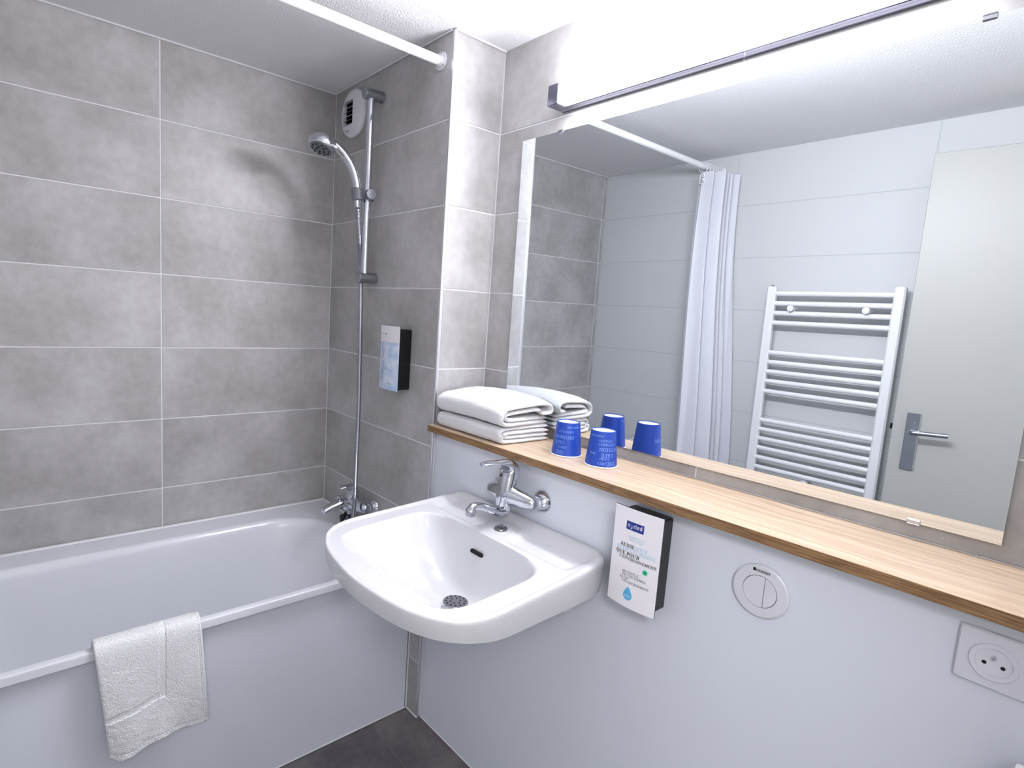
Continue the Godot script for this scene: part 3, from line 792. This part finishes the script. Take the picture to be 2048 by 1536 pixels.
# ---------------------------------------------------------------- shower: mixer, rail, handset, hose, vent, dispenser, curtain
func build_shower() -> void:
	var t := thing("bath_mixer", "chrome single-lever bath mixer on the shower wall", "tap")
	t.transform = out_of_wall(0.0, 0.6408, 0.3377)
	tap_base(t)
	part(t, "neck", tube(smooth_path([Vector3(0.066, -0.020, 0), Vector3(0.064, 0.004, 0), Vector3(0.060, 0.022, 0), Vector3(0.056, 0.030, 0)], 6), func(s): return Vector2(lerpf(0.0235, 0.0245, s), lerpf(0.0225, 0.024, s)), 24, Vector3.BACK), "chrome", 50.0)
	part(t, "lever", tube(smooth_path([Vector3(0.056, 0.031, 0), Vector3(0.053, 0.044, 0), Vector3(0.052, 0.058, 0), Vector3(0.058, 0.0665, 0), Vector3(0.075, 0.0710, 0), Vector3(0.094, 0.0705, 0), Vector3(0.108, 0.0665, 0)], 7), func(s): return Vector2(lerpf(0.0240, 0.0130, smoothstep(0.2, 1.0, s)), lerpf(0.0235, 0.0045, smoothstep(0.22, 0.66, s))), 22, Vector3.BACK), "chrome", 50.0)
	part(t, "spout", tube(smooth_path([Vector3(0.062, 0.008, 0), Vector3(0.095, 0.010, 0), Vector3(0.125, 0.004, 0), Vector3(0.155, -0.004, 0), Vector3(0.174, -0.011, 0)], 8), func(s): return Vector2(lerpf(0.0215, 0.0180, s), lerpf(0.0190, 0.0125, s)) * sqrt(clampf((1.03 - s) / 0.08, 0.3, 1)), 20, Vector3.BACK), "chrome", 50.0)
	part(t, "diverter_knob", lathe([[0.0035, 0.0], [0.0035, 0.008], [0.0085, 0.010], [0.0095, 0.014], [0.0085, 0.020], [0.0, 0.0215]], 20, aim(Vector3(0.107, 0.018, 0), Vector3(0.1, 1, 0))), "chrome")
	part(t, "hose_outlet", lathe([[0.0, 0.0], [0.0105, 0.0], [0.0105, 0.006], [0.0090, 0.007], [0.0090, 0.020], [0.0, 0.020]], 12, aim(Vector3(0.062, -0.018, 0), Vector3.DOWN)), "chrome", 25.0)
	# rail
	var bx := -0.046; var bz := 0.3475
	var rl := thing("shower_rail", "chrome shower rail with round wall brackets", "shower rail")
	part(rl, "bar", rod(Vector3(bx, 1.462, bz), Vector3(bx, 2.098, bz), 0.0132, 28), "chrome")
	for y in [2.092, 1.4745]:
		part(rl, "bracket", rod(Vector3(-0.0003, y, bz), Vector3(-0.073, y, bz), 0.0195, 32, 0.002), "satin_chrome")
	var sld := part(rl, "slider", rod(Vector3(-0.024, 1.757, bz), Vector3(-0.070, 1.757, bz), 0.0185, 28, 0.002), "grey_plastic")
	part(sld, "clamp_knob", rod(Vector3(bx, 1.758, bz + 0.014), Vector3(bx - 0.002, 1.758, bz + 0.034), 0.0190, 32, 0.002), "satin_chrome")
	part(sld, "handset_holder", rod(Vector3(-0.083, 1.7350, bz - 0.002), Vector3(-0.0865, 1.7760, bz - 0.002), 0.0205, 28, 0.003), "grey_plastic")
	# handset
	var hs := thing("hand_shower", "chrome hand shower hooked on the rail slider", "hand shower")
	var hp := smooth_path([Vector3(-0.0835, 1.737, 0.3455), Vector3(-0.0870, 1.784, 0.3450), Vector3(-0.1030, 1.831, 0.3440), Vector3(-0.1290, 1.868, 0.3420), Vector3(-0.1590, 1.893, 0.3400), Vector3(-0.1860, 1.9065, 0.3385)], 8)
	part(hs, "handle", tube(hp, func(s): return Vector2(lerpf(0.0130, 0.0170, s), lerpf(0.0130, 0.0160, s)), 22, Vector3.BACK), "chrome", 50.0)
	var hd := aim(Vector3(-0.2150, 1.8950, 0.3365), Vector3(-0.34, -0.92, 0.10)) * Transform3D(Basis().scaled(Vector3(1.08, 1.15, 1.08)), Vector3.ZERO)
	var head := part(hs, "head", lathe([[0.0, -0.024], [0.018, -0.0235], [0.032, -0.019], [0.0405, -0.010], [0.0430, 0.0], [0.0428, 0.008], [0.0400, 0.014], [0.0370, 0.0155], [0.0, 0.0155]], 40, hd), "chrome", 35.0)
	part(head, "spray_face", lathe([[0.0, 0.0185], [0.028, 0.0180], [0.0335, 0.0165], [0.0345, 0.0150]], 36, hd), "grey_plastic")
	var noz := PackedVector3Array()
	for q in [[10, 0.026], [5, 0.013]]:
		for k in q[0]:
			var a: float = TAU * k / q[0] + 0.3
			noz.append_array(lathe([[0.0, 0.0030], [0.0026, 0.0026], [0.0030, 0.0]], 10, hd * Transform3D(Basis(), Vector3(cos(a) * q[1], 0.0178, sin(a) * q[1]))))
	part(head, "nozzles", noz, "dark_void")
	part(head, "selector_tab", tube(smooth_path([hd * Vector3(0.036, 0.006, 0.018), hd * Vector3(0.046, 0.010, 0.024), hd * Vector3(0.050, 0.011, 0.026)], 4), func(s): return Vector2(0.0065, 0.004) * sqrt(clampf((1.05 - s) / 0.3, 0.2, 1)), 12), "white_plastic")
	# ribbed hose: down past the mixer, a loop inside the tub, up to the outlet
	var hose := thing("shower_hose", "ribbed metal shower hose hanging from the hand shower", "hose")
	var way := smooth_path([Vector3(-0.0835, 1.736, 0.3455), Vector3(-0.0620, 1.60, 0.3350), Vector3(-0.0430, 1.475, 0.3185), Vector3(-0.0400, 1.24, 0.3270), Vector3(-0.0430, 1.00, 0.3400), Vector3(-0.0560, 0.84, 0.3600), Vector3(-0.0840, 0.69, 0.4080), Vector3(-0.0980, 0.59, 0.4150), Vector3(-0.1150, 0.48, 0.3900), Vector3(-0.1350, 0.400, 0.3300), Vector3(-0.1250, 0.395, 0.2750), Vector3(-0.0950, 0.47, 0.2700), Vector3(-0.0680, 0.56, 0.3150), Vector3(-0.0620, 0.598, 0.3370), Vector3(-0.0620, 0.6040, 0.3377)], 60)
	var n := way.size()
	part(hose, "ribbed_tube", tube(way, func(s): return Vector2.ONE * (0.0080 + (0.0008 if int(round(s * (n - 1))) % 2 == 0 else -0.0008)), 10), "satin_chrome", 70.0)
	part(hose, "conical_nut", lathe([[0.0, 0.0], [0.0115, 0.0], [0.0115, 0.010], [0.0080, 0.030], [0.0, 0.030]], 20, aim(Vector3(-0.0835, 1.7405, 0.3455), Vector3(0.01, -1, 0.06))), "chrome", 25.0)
	# round extract vent
	var v := thing("air_vent", "round white extract vent with a side opening high on the shower wall", "vent")
	var cover := CSGCombiner3D.new(); cover.name = "cover"
	var disc := CSGMesh3D.new(); disc.name = "disc"
	disc.mesh = to_mesh(lathe([[0.0, 0.0215], [0.040, 0.0212], [0.070, 0.0198], [0.082, 0.0165], [0.0855, 0.012], [0.086, 0.006], [0.084, 0.0003], [0.0, 0.0003]], 64), 30.0)
	disc.transform = aim(Vector3(0, 2.081, 0.160), Vector3.LEFT)
	var cut := CSGBox3D.new(); cut.name = "opening"; cut.operation = CSGShape3D.OPERATION_SUBTRACTION
	cut.size = Vector3(0.05, 0.088, 0.075); cut.position = Vector3(-0.031, 2.085, 0.1355)
	cover.add_child(disc); cover.add_child(cut)
	disc.material = mats["white_plastic"]; cut.material = mats["white_plastic"]
	v.add_child(cover)
	part(v, "duct", box(Vector3(-0.0060, 2.042, 0.099), Vector3(-0.0052, 2.128, 0.172), 0.0001), "dark_void")
	for k in 6:
		part(v, "slat", moved(box(Vector3(-0.0065, -0.0007, 0.0995), Vector3(0.0065, 0.0007, 0.1725), 0.0003), Transform3D(Basis(Vector3.BACK, 0.5), Vector3(-0.0130, 2.048 + k * 0.0150, 0))), "white_plastic" if k % 2 == 0 else "grey_plastic")
	part(v, "mark", box(Vector3(-0.0208, 2.018, 0.125), Vector3(-0.0199, 2.0215, 0.146), 0.0002), "print_grey")
	build_dispenser(false)
	# curtain rod with flanges
	var ry := 2.1165; var rz := 0.679
	var cr := thing("curtain_rod", "white shower curtain rod spanning the bathtub", "curtain rod")
	part(cr, "pole", rod(Vector3(-0.002, ry, rz), Vector3(W + 0.002, ry, rz), 0.0140, 28), "white_lacquer")
	for s in 2:
		var x := -0.0003 if s == 0 else W + 0.0003
		var fl := part(cr, "flange", lathe([[0.0, 0.012], [0.0165, 0.012], [0.0180, 0.007], [0.0260, 0.0055], [0.0270, 0.003], [0.0270, 0.0]], 36, aim(Vector3(x, ry, rz), Vector3.LEFT if s == 0 else Vector3.RIGHT)), "white_plastic")
		for a in [0.8, 2.9, 5.0]:
			var d := Vector3(0, -cos(a), sin(a)) * 0.0218
			part(fl, "screw", lathe([[0.0, 0.0012], [0.0022, 0.001], [0.0028, 0.0]], 12, aim(Vector3(x, ry, rz) + d + Vector3(-0.0056 if s == 0 else 0.0056, 0, 0), Vector3.LEFT if s == 0 else Vector3.RIGHT)), "grey_plastic")
	build_curtain(ry, rz)

func build_curtain(ry: float, rz: float) -> void:
	var c := thing("shower_curtain", "white shower curtain gathered at the end of its rod", "curtain")
	var yt := ry - 0.026; var yd := 0.10
	var mid := func(u: float, v: float) -> Vector3:
		var y := lerpf(yt, yd, v)
		var x := lerpf(lerpf(-1.232, -1.150, v), -1.398, u) - 0.004 * sin(u * 40.0)
		var zc := lerpf(lerpf(0.690, 0.765, u), lerpf(0.738, 0.858, u), smoothstep(0.0, 0.80, v))
		var a := lerpf(0.056, 0.080, v) * (0.65 + 0.35 * sin(u * 5.0 + 0.5)) * lerpf(0.25, 1.0, smoothstep(0.0, 0.22, u))
		var ph := u * TAU * 4.6 + 4.4 + 0.5 * sin(v * 2.2 + u * 7.0)
		return Vector3(x, y, zc + a * sin(ph) + 0.006 * sin(ph * 2.0 + v * 5.0))
	part(c, "cloth", slab(mid, func(_u, _v): return Vector2(0.0006, 0.0006), 150, 60), "curtain_cloth", 60.0)
	for k in 7:
		var u := 0.02 + k * 0.16
		var p: Vector3 = mid.call(minf(u, 1.0), 0.0)
		var q := PackedVector3Array()
		for i in 25:
			var a := TAU * i / 24.0
			q.append(Vector3(p.x, ry - 0.007 + cos(a) * 0.0245, rz + sin(a) * 0.0215))
		part(c, "ring", tube(q, func(_s): return Vector2(0.0017, 0.0017), 8), "white_plastic")
	# printed care label near the top of the free edge
	var lb := PackedVector3Array(); var pr := PackedVector3Array()
	var n0: Vector3 = mid.call(0.035, 0.03)
	lb = box(Vector3(n0.x + 0.0015, 2.036, n0.z - 0.012), Vector3(n0.x + 0.0030, 2.078, n0.z + 0.014), 0.0002)
	for k in 5:
		pr.append_array(box(Vector3(n0.x + 0.0030, 2.040 + k * 0.0075, n0.z - 0.009), Vector3(n0.x + 0.0033, 2.0440 + k * 0.0075, n0.z + 0.011 - (k % 3) * 0.004), 0.0001))
	var l := part(c, "care_label", lb, "cup_white")
	part(l, "print", pr, "print_grey")

# soap dispenser: black holder with a bowed printed front
func build_dispenser(basin: bool) -> void:
	var wx := E if basin else 0.0
	var t := thing("soap_dispenser", "black soap dispenser with a white printed front under the shelf" if basin else "black soap dispenser with a pale blue front on the shower wall", "soap dispenser")
	t.transform = out_of_wall(wx, 0.8810 if basin else 1.2095, 1.5075 if basin else 0.5510)
	part(t, "holder", box(Vector3(0.0003, -0.103, -0.0465), Vector3(0.0500, 0.097, 0.0465), 0.003), "black_plastic")
	# front in local (z to the viewer's right is -z here): across s, up y
	var hw := 0.0567; var hh := 0.1070
	var bow := func(s: float, y: float) -> float: return 0.0555 + (0.0035 + 0.0045 * (0.5 - y / (2 * hh))) * (1.0 - pow(s / hw, 2))
	var face := func(u0: float, u1: float, y0: float, y1: float, b: float, f: float) -> PackedVector3Array:
		var mid := func(u: float, v: float) -> Vector3:
			var s := lerpf(u0, u1, u); var y := lerpf(y0, y1, v)
			return Vector3(bow.call(s, y), y, -s)
		return slab(mid, func(_u, _v): return Vector2(f, b), 14, 8)
	part(t, "front_plate", face.call(-hw, hw, -hh, hh, 0.0022, -0.0004), "black_plastic", 30.0)
	part(t, "neck", box(Vector3(0.0502, -0.07, -0.030), Vector3(0.0555, 0.08, 0.030), 0.0005), "black_plastic")
	var dz := 0.0012
	var put_at := func(cx: float, cy: float, turn: float) -> Callable:
		return func(p: Vector2) -> Vector3:
			var q := p.rotated(turn) + Vector2(cx, cy)
			return Vector3(bow.call(q.x, q.y) + dz, q.y, -q.x)
	if basin:
		var card := part(t, "printed_card", face.call(-hw + 0.0006, hw - 0.0006, -hh + 0.0010, hh - 0.0008, 0.0, 0.0008), "print_white", 30.0)
		var black := PackedVector3Array(); var blue := PackedVector3Array()
		var lf := HORIZONTAL_ALIGNMENT_LEFT
		for q in [["AUSSI", -0.0350, 0.0265, 0.0078], ["QUE POUR", -0.0440, 0.0085, 0.0078], ["L'ENVIRONNEMENT", -0.0345, -0.0005, 0.0060]]:
			black.append_array(lettering(q[0], "Droid Serif", q[3], put_at.call(q[1], q[2], 0.0), true, false, lf))
		for q in [["AS GENTLE", -0.0230, -0.0300, 0.0052], ["ON THE HANDS", -0.0220, -0.0370, 0.0052], ["AS ON", -0.0280, -0.0440, 0.0052], ["THE ENVIRONMENT", -0.0220, -0.0505, 0.0038]]:
			black.append_array(lettering(q[0], "Droid Serif", q[3], put_at.call(q[1], q[2], 0.0), false, false, lf))
		for q in [["DOUX", -0.0010, 0.0265, 0.0078], ["POUR LES MAINS", -0.0425, 0.0175, 0.0078]]:
			blue.append_array(lettering(q[0], "Droid Serif", q[3], put_at.call(q[1], q[2], 0.0), false, false, lf))
		for q in [["SAVON DOUX", -0.0165, 0.0470, 0.0038], ["MILD SOAP", -0.0140, 0.0405, 0.0038]]:
			blue.append_array(lettering(q[0], "Droid Sans", q[3], put_at.call(q[1], q[2], 0.0), false, false, lf))
		part(card, "black_print", black, "print_black")
		part(card, "blue_print", blue, "print_pale_blue")
		part(card, "logo_field", face.call(-0.0245, 0.0165, 0.0610, 0.0790, -0.0008, 0.0012), "print_navy", 30.0)
		dz = 0.0016
		part(card, "logo_print", lettering("Kyriad", "Droid Sans", 0.0082, put_at.call(-0.0040, 0.0705, 0.05), true, true), "print_white")
		# drop at the bottom, round green mark at the right
		var drop := PackedVector3Array(); var ring := []
		for k in 24:
			var a := TAU * k / 24.0
			var rr := 0.0105
			var q := Vector2(sin(a) * rr, cos(a) * rr)
			if q.y > 0: q = Vector2(q.x * (1.0 - pow(q.y / rr, 1.5) * 0.55), q.y * 1.75)
			ring.append(put_at.call(-0.0040, -0.0790, 0.0).call(q))
		drop = fan(PackedVector3Array(ring), true)
		part(card, "drop_mark", drop, "print_sky")
		for q in [[0.0072, "print_mint", 0.0016], [0.0050, "print_green", 0.0019]]:
			dz = q[2]
			var rg := []
			for k in 20: rg.append(put_at.call(0.0290, -0.0165, 0.0).call(Vector2(sin(TAU * k / 20.0), cos(TAU * k / 20.0)) * q[0]))
			part(card, "round_mark", fan(PackedVector3Array(rg), true), q[1])
		dz = 0.0021
		part(card, "drop_print", lettering("soap", "Droid Sans", 0.0030, put_at.call(-0.0040, -0.0800, 0.0)), "print_white")
	else:
		part(t, "white_field", face.call(-hw + 0.0006, hw - 0.0006, 0.052, hh - 0.0008, 0.0, 0.0008), "print_white", 30.0)
		var card := part(t, "blue_field", face.call(-hw + 0.0006, hw - 0.0006, -hh + 0.0010, 0.0519, 0.0, 0.0008), "pale_blue_print", 30.0)
		# print too small to read: rows of short strokes, one word at the top, two lines running upward
		var strokes := func(cx: float, cy: float, turn: float, n: int, w: float, hgt: float) -> PackedVector3Array:
			var o := PackedVector3Array()
			var p: Callable = put_at.call(cx, cy, turn)
			for k in n:
				var x := (k - n / 2.0) * w
				if rng.randf() < 0.12: continue
				var h2 := hgt * rng.randf_range(0.5, 1.0)
				quad(o, p.call(Vector2(x, 0)), p.call(Vector2(x, h2)), p.call(Vector2(x + w * 0.55, h2)), p.call(Vector2(x + w * 0.55, 0)))
			return o
		dz = 0.0012
		part(t, "heading_print", strokes.call(-0.030, 0.0760, 0.0, 9, 0.0046, 0.0065), "print_grey")
		part(card, "upright_print", strokes.call(-0.0385, -0.030, PI / 2, 26, 0.0042, 0.0060), "print_grey")
		part(card, "upright_print", strokes.call(-0.0270, -0.030, PI / 2, 22, 0.0042, 0.0060), "print_grey")
		part(card, "mark", strokes.call(0.0160, -0.086, 0.0, 3, 0.0030, 0.0070), "print_grey")

# ---------------------------------------------------------------- radiator and door, seen in the mirror
func build_opposite() -> void:
	var t := thing("towel_radiator", "white ladder towel radiator on the white tiled wall", "radiator")
	var xf := W + 0.075
	for z in [[0.990, 1.029], [1.4675, 1.5065]]:
		part(t, "upright", box(Vector3(xf - 0.032, 0.645, z[0]), Vector3(xf, 1.5545, z[1]), 0.006), "white_lacquer")
	for y in [1.5215, 1.4770, 1.4330, 1.3885, 1.2505, 1.2060, 1.1615, 1.1170, 1.0690, 0.9310, 0.8865, 0.8420, 0.7970, 0.7510, 0.7050]:
		part(t, "bar", rod(Vector3(xf - 0.013, y, 1.0275), Vector3(xf - 0.013, y, 1.469), 0.0110, 16, 0.0002), "white_lacquer")
	for k in [[1.4560, 1.105], [1.4560, 1.3880], [0.6830, 1.2480]]:
		var kn := part(t, "fixing_knob", lathe([[0.0, 0.0], [0.0065, 0.0], [0.0065, 0.082], [0.0125, 0.084], [0.0140, 0.088], [0.0130, 0.094], [0.0, 0.096]], 24, aim(Vector3(W + 0.0004, k[0], k[1]), Vector3.RIGHT)), "white_plastic")
		part(kn, "clamp", box(Vector3(xf - 0.028, k[0] - 0.026, k[1] - 0.006), Vector3(xf - 0.024, k[0] + 0.026, k[1] + 0.006), 0.001), "white_plastic")
	part(t, "vent_screw", rod(Vector3(xf - 0.016, 1.5547, 1.0095), Vector3(xf - 0.016, 1.5600, 1.0095), 0.006, 12), "grey_plastic")
	for z in [1.0095, 1.487]:
		part(t, "wall_bracket", rod(Vector3(W + 0.0003, 1.40, z), Vector3(xf - 0.031, 1.40, z), 0.009, 12), "white_plastic")
		part(t, "pipe", rod(Vector3(xf - 0.016, 0.02, z), Vector3(xf - 0.016, 0.646, z), 0.0075, 12), "white_lacquer")
	# door leaf, opened back along the wall
	var d := thing("door_1", "plain off-white door standing open beside the towel radiator", "door", "", "structure")
	d.transform = Transform3D(Basis(Vector3.UP, deg_to_rad(-3.94)), Vector3(-1.295, 0, 1.5385))
	part(d, "leaf", box(Vector3(-0.040, 0.008, 0.0), Vector3(0, 2.040, 0.735), 0.002), "door_paint")
	var h := part(d, "handle_plate", box(Vector3(0.0002, 0.8455, 0.0410), Vector3(0.0080, 1.0695, 0.0840), 0.0025), "satin_chrome")
	part(h, "lever", tube(smooth_path([Vector3(0.007, 0.9985, 0.0625), Vector3(0.040, 0.9985, 0.0625), Vector3(0.050, 0.9990, 0.0680), Vector3(0.052, 1.0005, 0.0850), Vector3(0.052, 1.0030, 0.1300), Vector3(0.052, 1.0055, 0.1720)], 8), func(_s): return Vector2(0.0090, 0.0090), 18), "satin_chrome", 50.0)
	part(h, "screw", rod(Vector3(0.0078, 1.034, 0.068), Vector3(0.0090, 1.034, 0.068), 0.004, 12), "chrome")
	part(d, "latch_bolt", box(Vector3(-0.026, 0.994, -0.010), Vector3(-0.014, 1.016, -0.0002), 0.002), "black_plastic")

# ---------------------------------------------------------------- flush plate, socket, paper roll, basin dispenser
func arc(r: float, a0: float, a1: float, n := 24) -> PackedVector2Array:
	var o := PackedVector2Array()
	for k in n + 1:
		var a := lerpf(a0, a1, float(k) / n)
		o.append(Vector2(cos(a), sin(a)) * r)
	return o

func build_small() -> void:
	build_dispenser(true)
	# round dual flush plate
	var t := thing("flush_plate", "round white dual-flush button on the white panel", "flush button")
	t.transform = out_of_wall(E, 0.8980, 1.7350)
	part(t, "cover_ring", lathe([[0.0300, 0.0003], [0.0300, 0.0075], [0.0306, 0.0083], [0.0465, 0.0075], [0.0490, 0.0058], [0.0498, 0.0030], [0.0498, 0.0003]], 64, aim(Vector3.ZERO, Vector3.RIGHT)), "plate_plastic", 30.0)
	part(t, "gap", lathe([[0.0, 0.0012], [0.0299, 0.0012]], 48, aim(Vector3.ZERO, Vector3.RIGHT)), "dark_void")
	# local z runs to the left in view: the wide button is on the left
	var cut := -0.0072; var rb := 0.0291
	var a := acos(cut / rb)
	part(t, "button", prism(arc(rb, -a + 0.012, a - 0.012, 40), Vector3(0.0014, 0, 0), Vector3.BACK, Vector3.UP, Vector3.RIGHT, 0.0066, 0.0005), "plate_plastic", 30.0)
	part(t, "button", prism(arc(rb, a + 0.024, TAU - a - 0.024, 30), Vector3(0.0014, 0, 0), Vector3.BACK, Vector3.UP, Vector3.RIGHT, 0.0066, 0.0005), "plate_plastic", 30.0)
	part(t, "maker_print", lettering("▪GEBERIT", "Droid Sans", 0.0024, func(p): return Vector3(0.0084, 0.0385 + p.y, -p.x), true), "print_black")
	# socket
	var s := thing("wall_socket", "white square power socket under the shelf", "socket")
	s.transform = out_of_wall(E, 0.9310, 2.0455)
	part(s, "plate", prism(rrect_pts(0.0405, 0.0405, 0.004, 5), Vector3(0.0003, 0, 0), Vector3.BACK, Vector3.UP, Vector3.RIGHT, 0.0085, 0.0030), "plate_plastic", 30.0)
	part(s, "well", lathe([[0.0, 0.0094], [0.0195, 0.0094], [0.0199, 0.0112], [0.0258, 0.0116], [0.0264, 0.0108], [0.0266, 0.0085]], 48, aim(Vector3.ZERO, Vector3.RIGHT)), "plate_plastic", 25.0)
	for z in [-0.0097, 0.0097]:
		part(s, "pin_hole", lathe([[0.0, 0.0001], [0.0026, 0.0001], [0.0027, 0.0]], 16, aim(Vector3(0.0096, -0.0035, z), Vector3.RIGHT)), "dark_void")
	part(s, "earth_pin", lathe([[0.0, 0.008], [0.0016, 0.0075], [0.0024, 0.006], [0.0024, 0.0]], 16, aim(Vector3(0.0094, 0.0080, 0.0), Vector3.RIGHT)), "chrome")
	# paper roll on its holder, only its edge in the picture
	var p := thing("paper_roll", "white paper roll on its holder below the socket", "paper roll")
	p.position = Vector3(E - 0.060, 0.7720, 2.086)
	part(p, "roll", lathe([[0.019, 0.0], [0.0515, 0.0], [0.0530, 0.002], [0.0530, 0.096], [0.0515, 0.098], [0.019, 0.098], [0.019, 0.0]], 48, aim(Vector3.ZERO, Vector3.BACK)), "cup_white", 30.0)
	part(p, "spindle", rod(Vector3(0, 0, -0.004), Vector3(0, 0, 0.104), 0.008, 16), "chrome")
	part(p, "arm", rod(Vector3(0, 0, 0.102), Vector3(0.0595, 0, 0.102), 0.006, 14), "chrome")
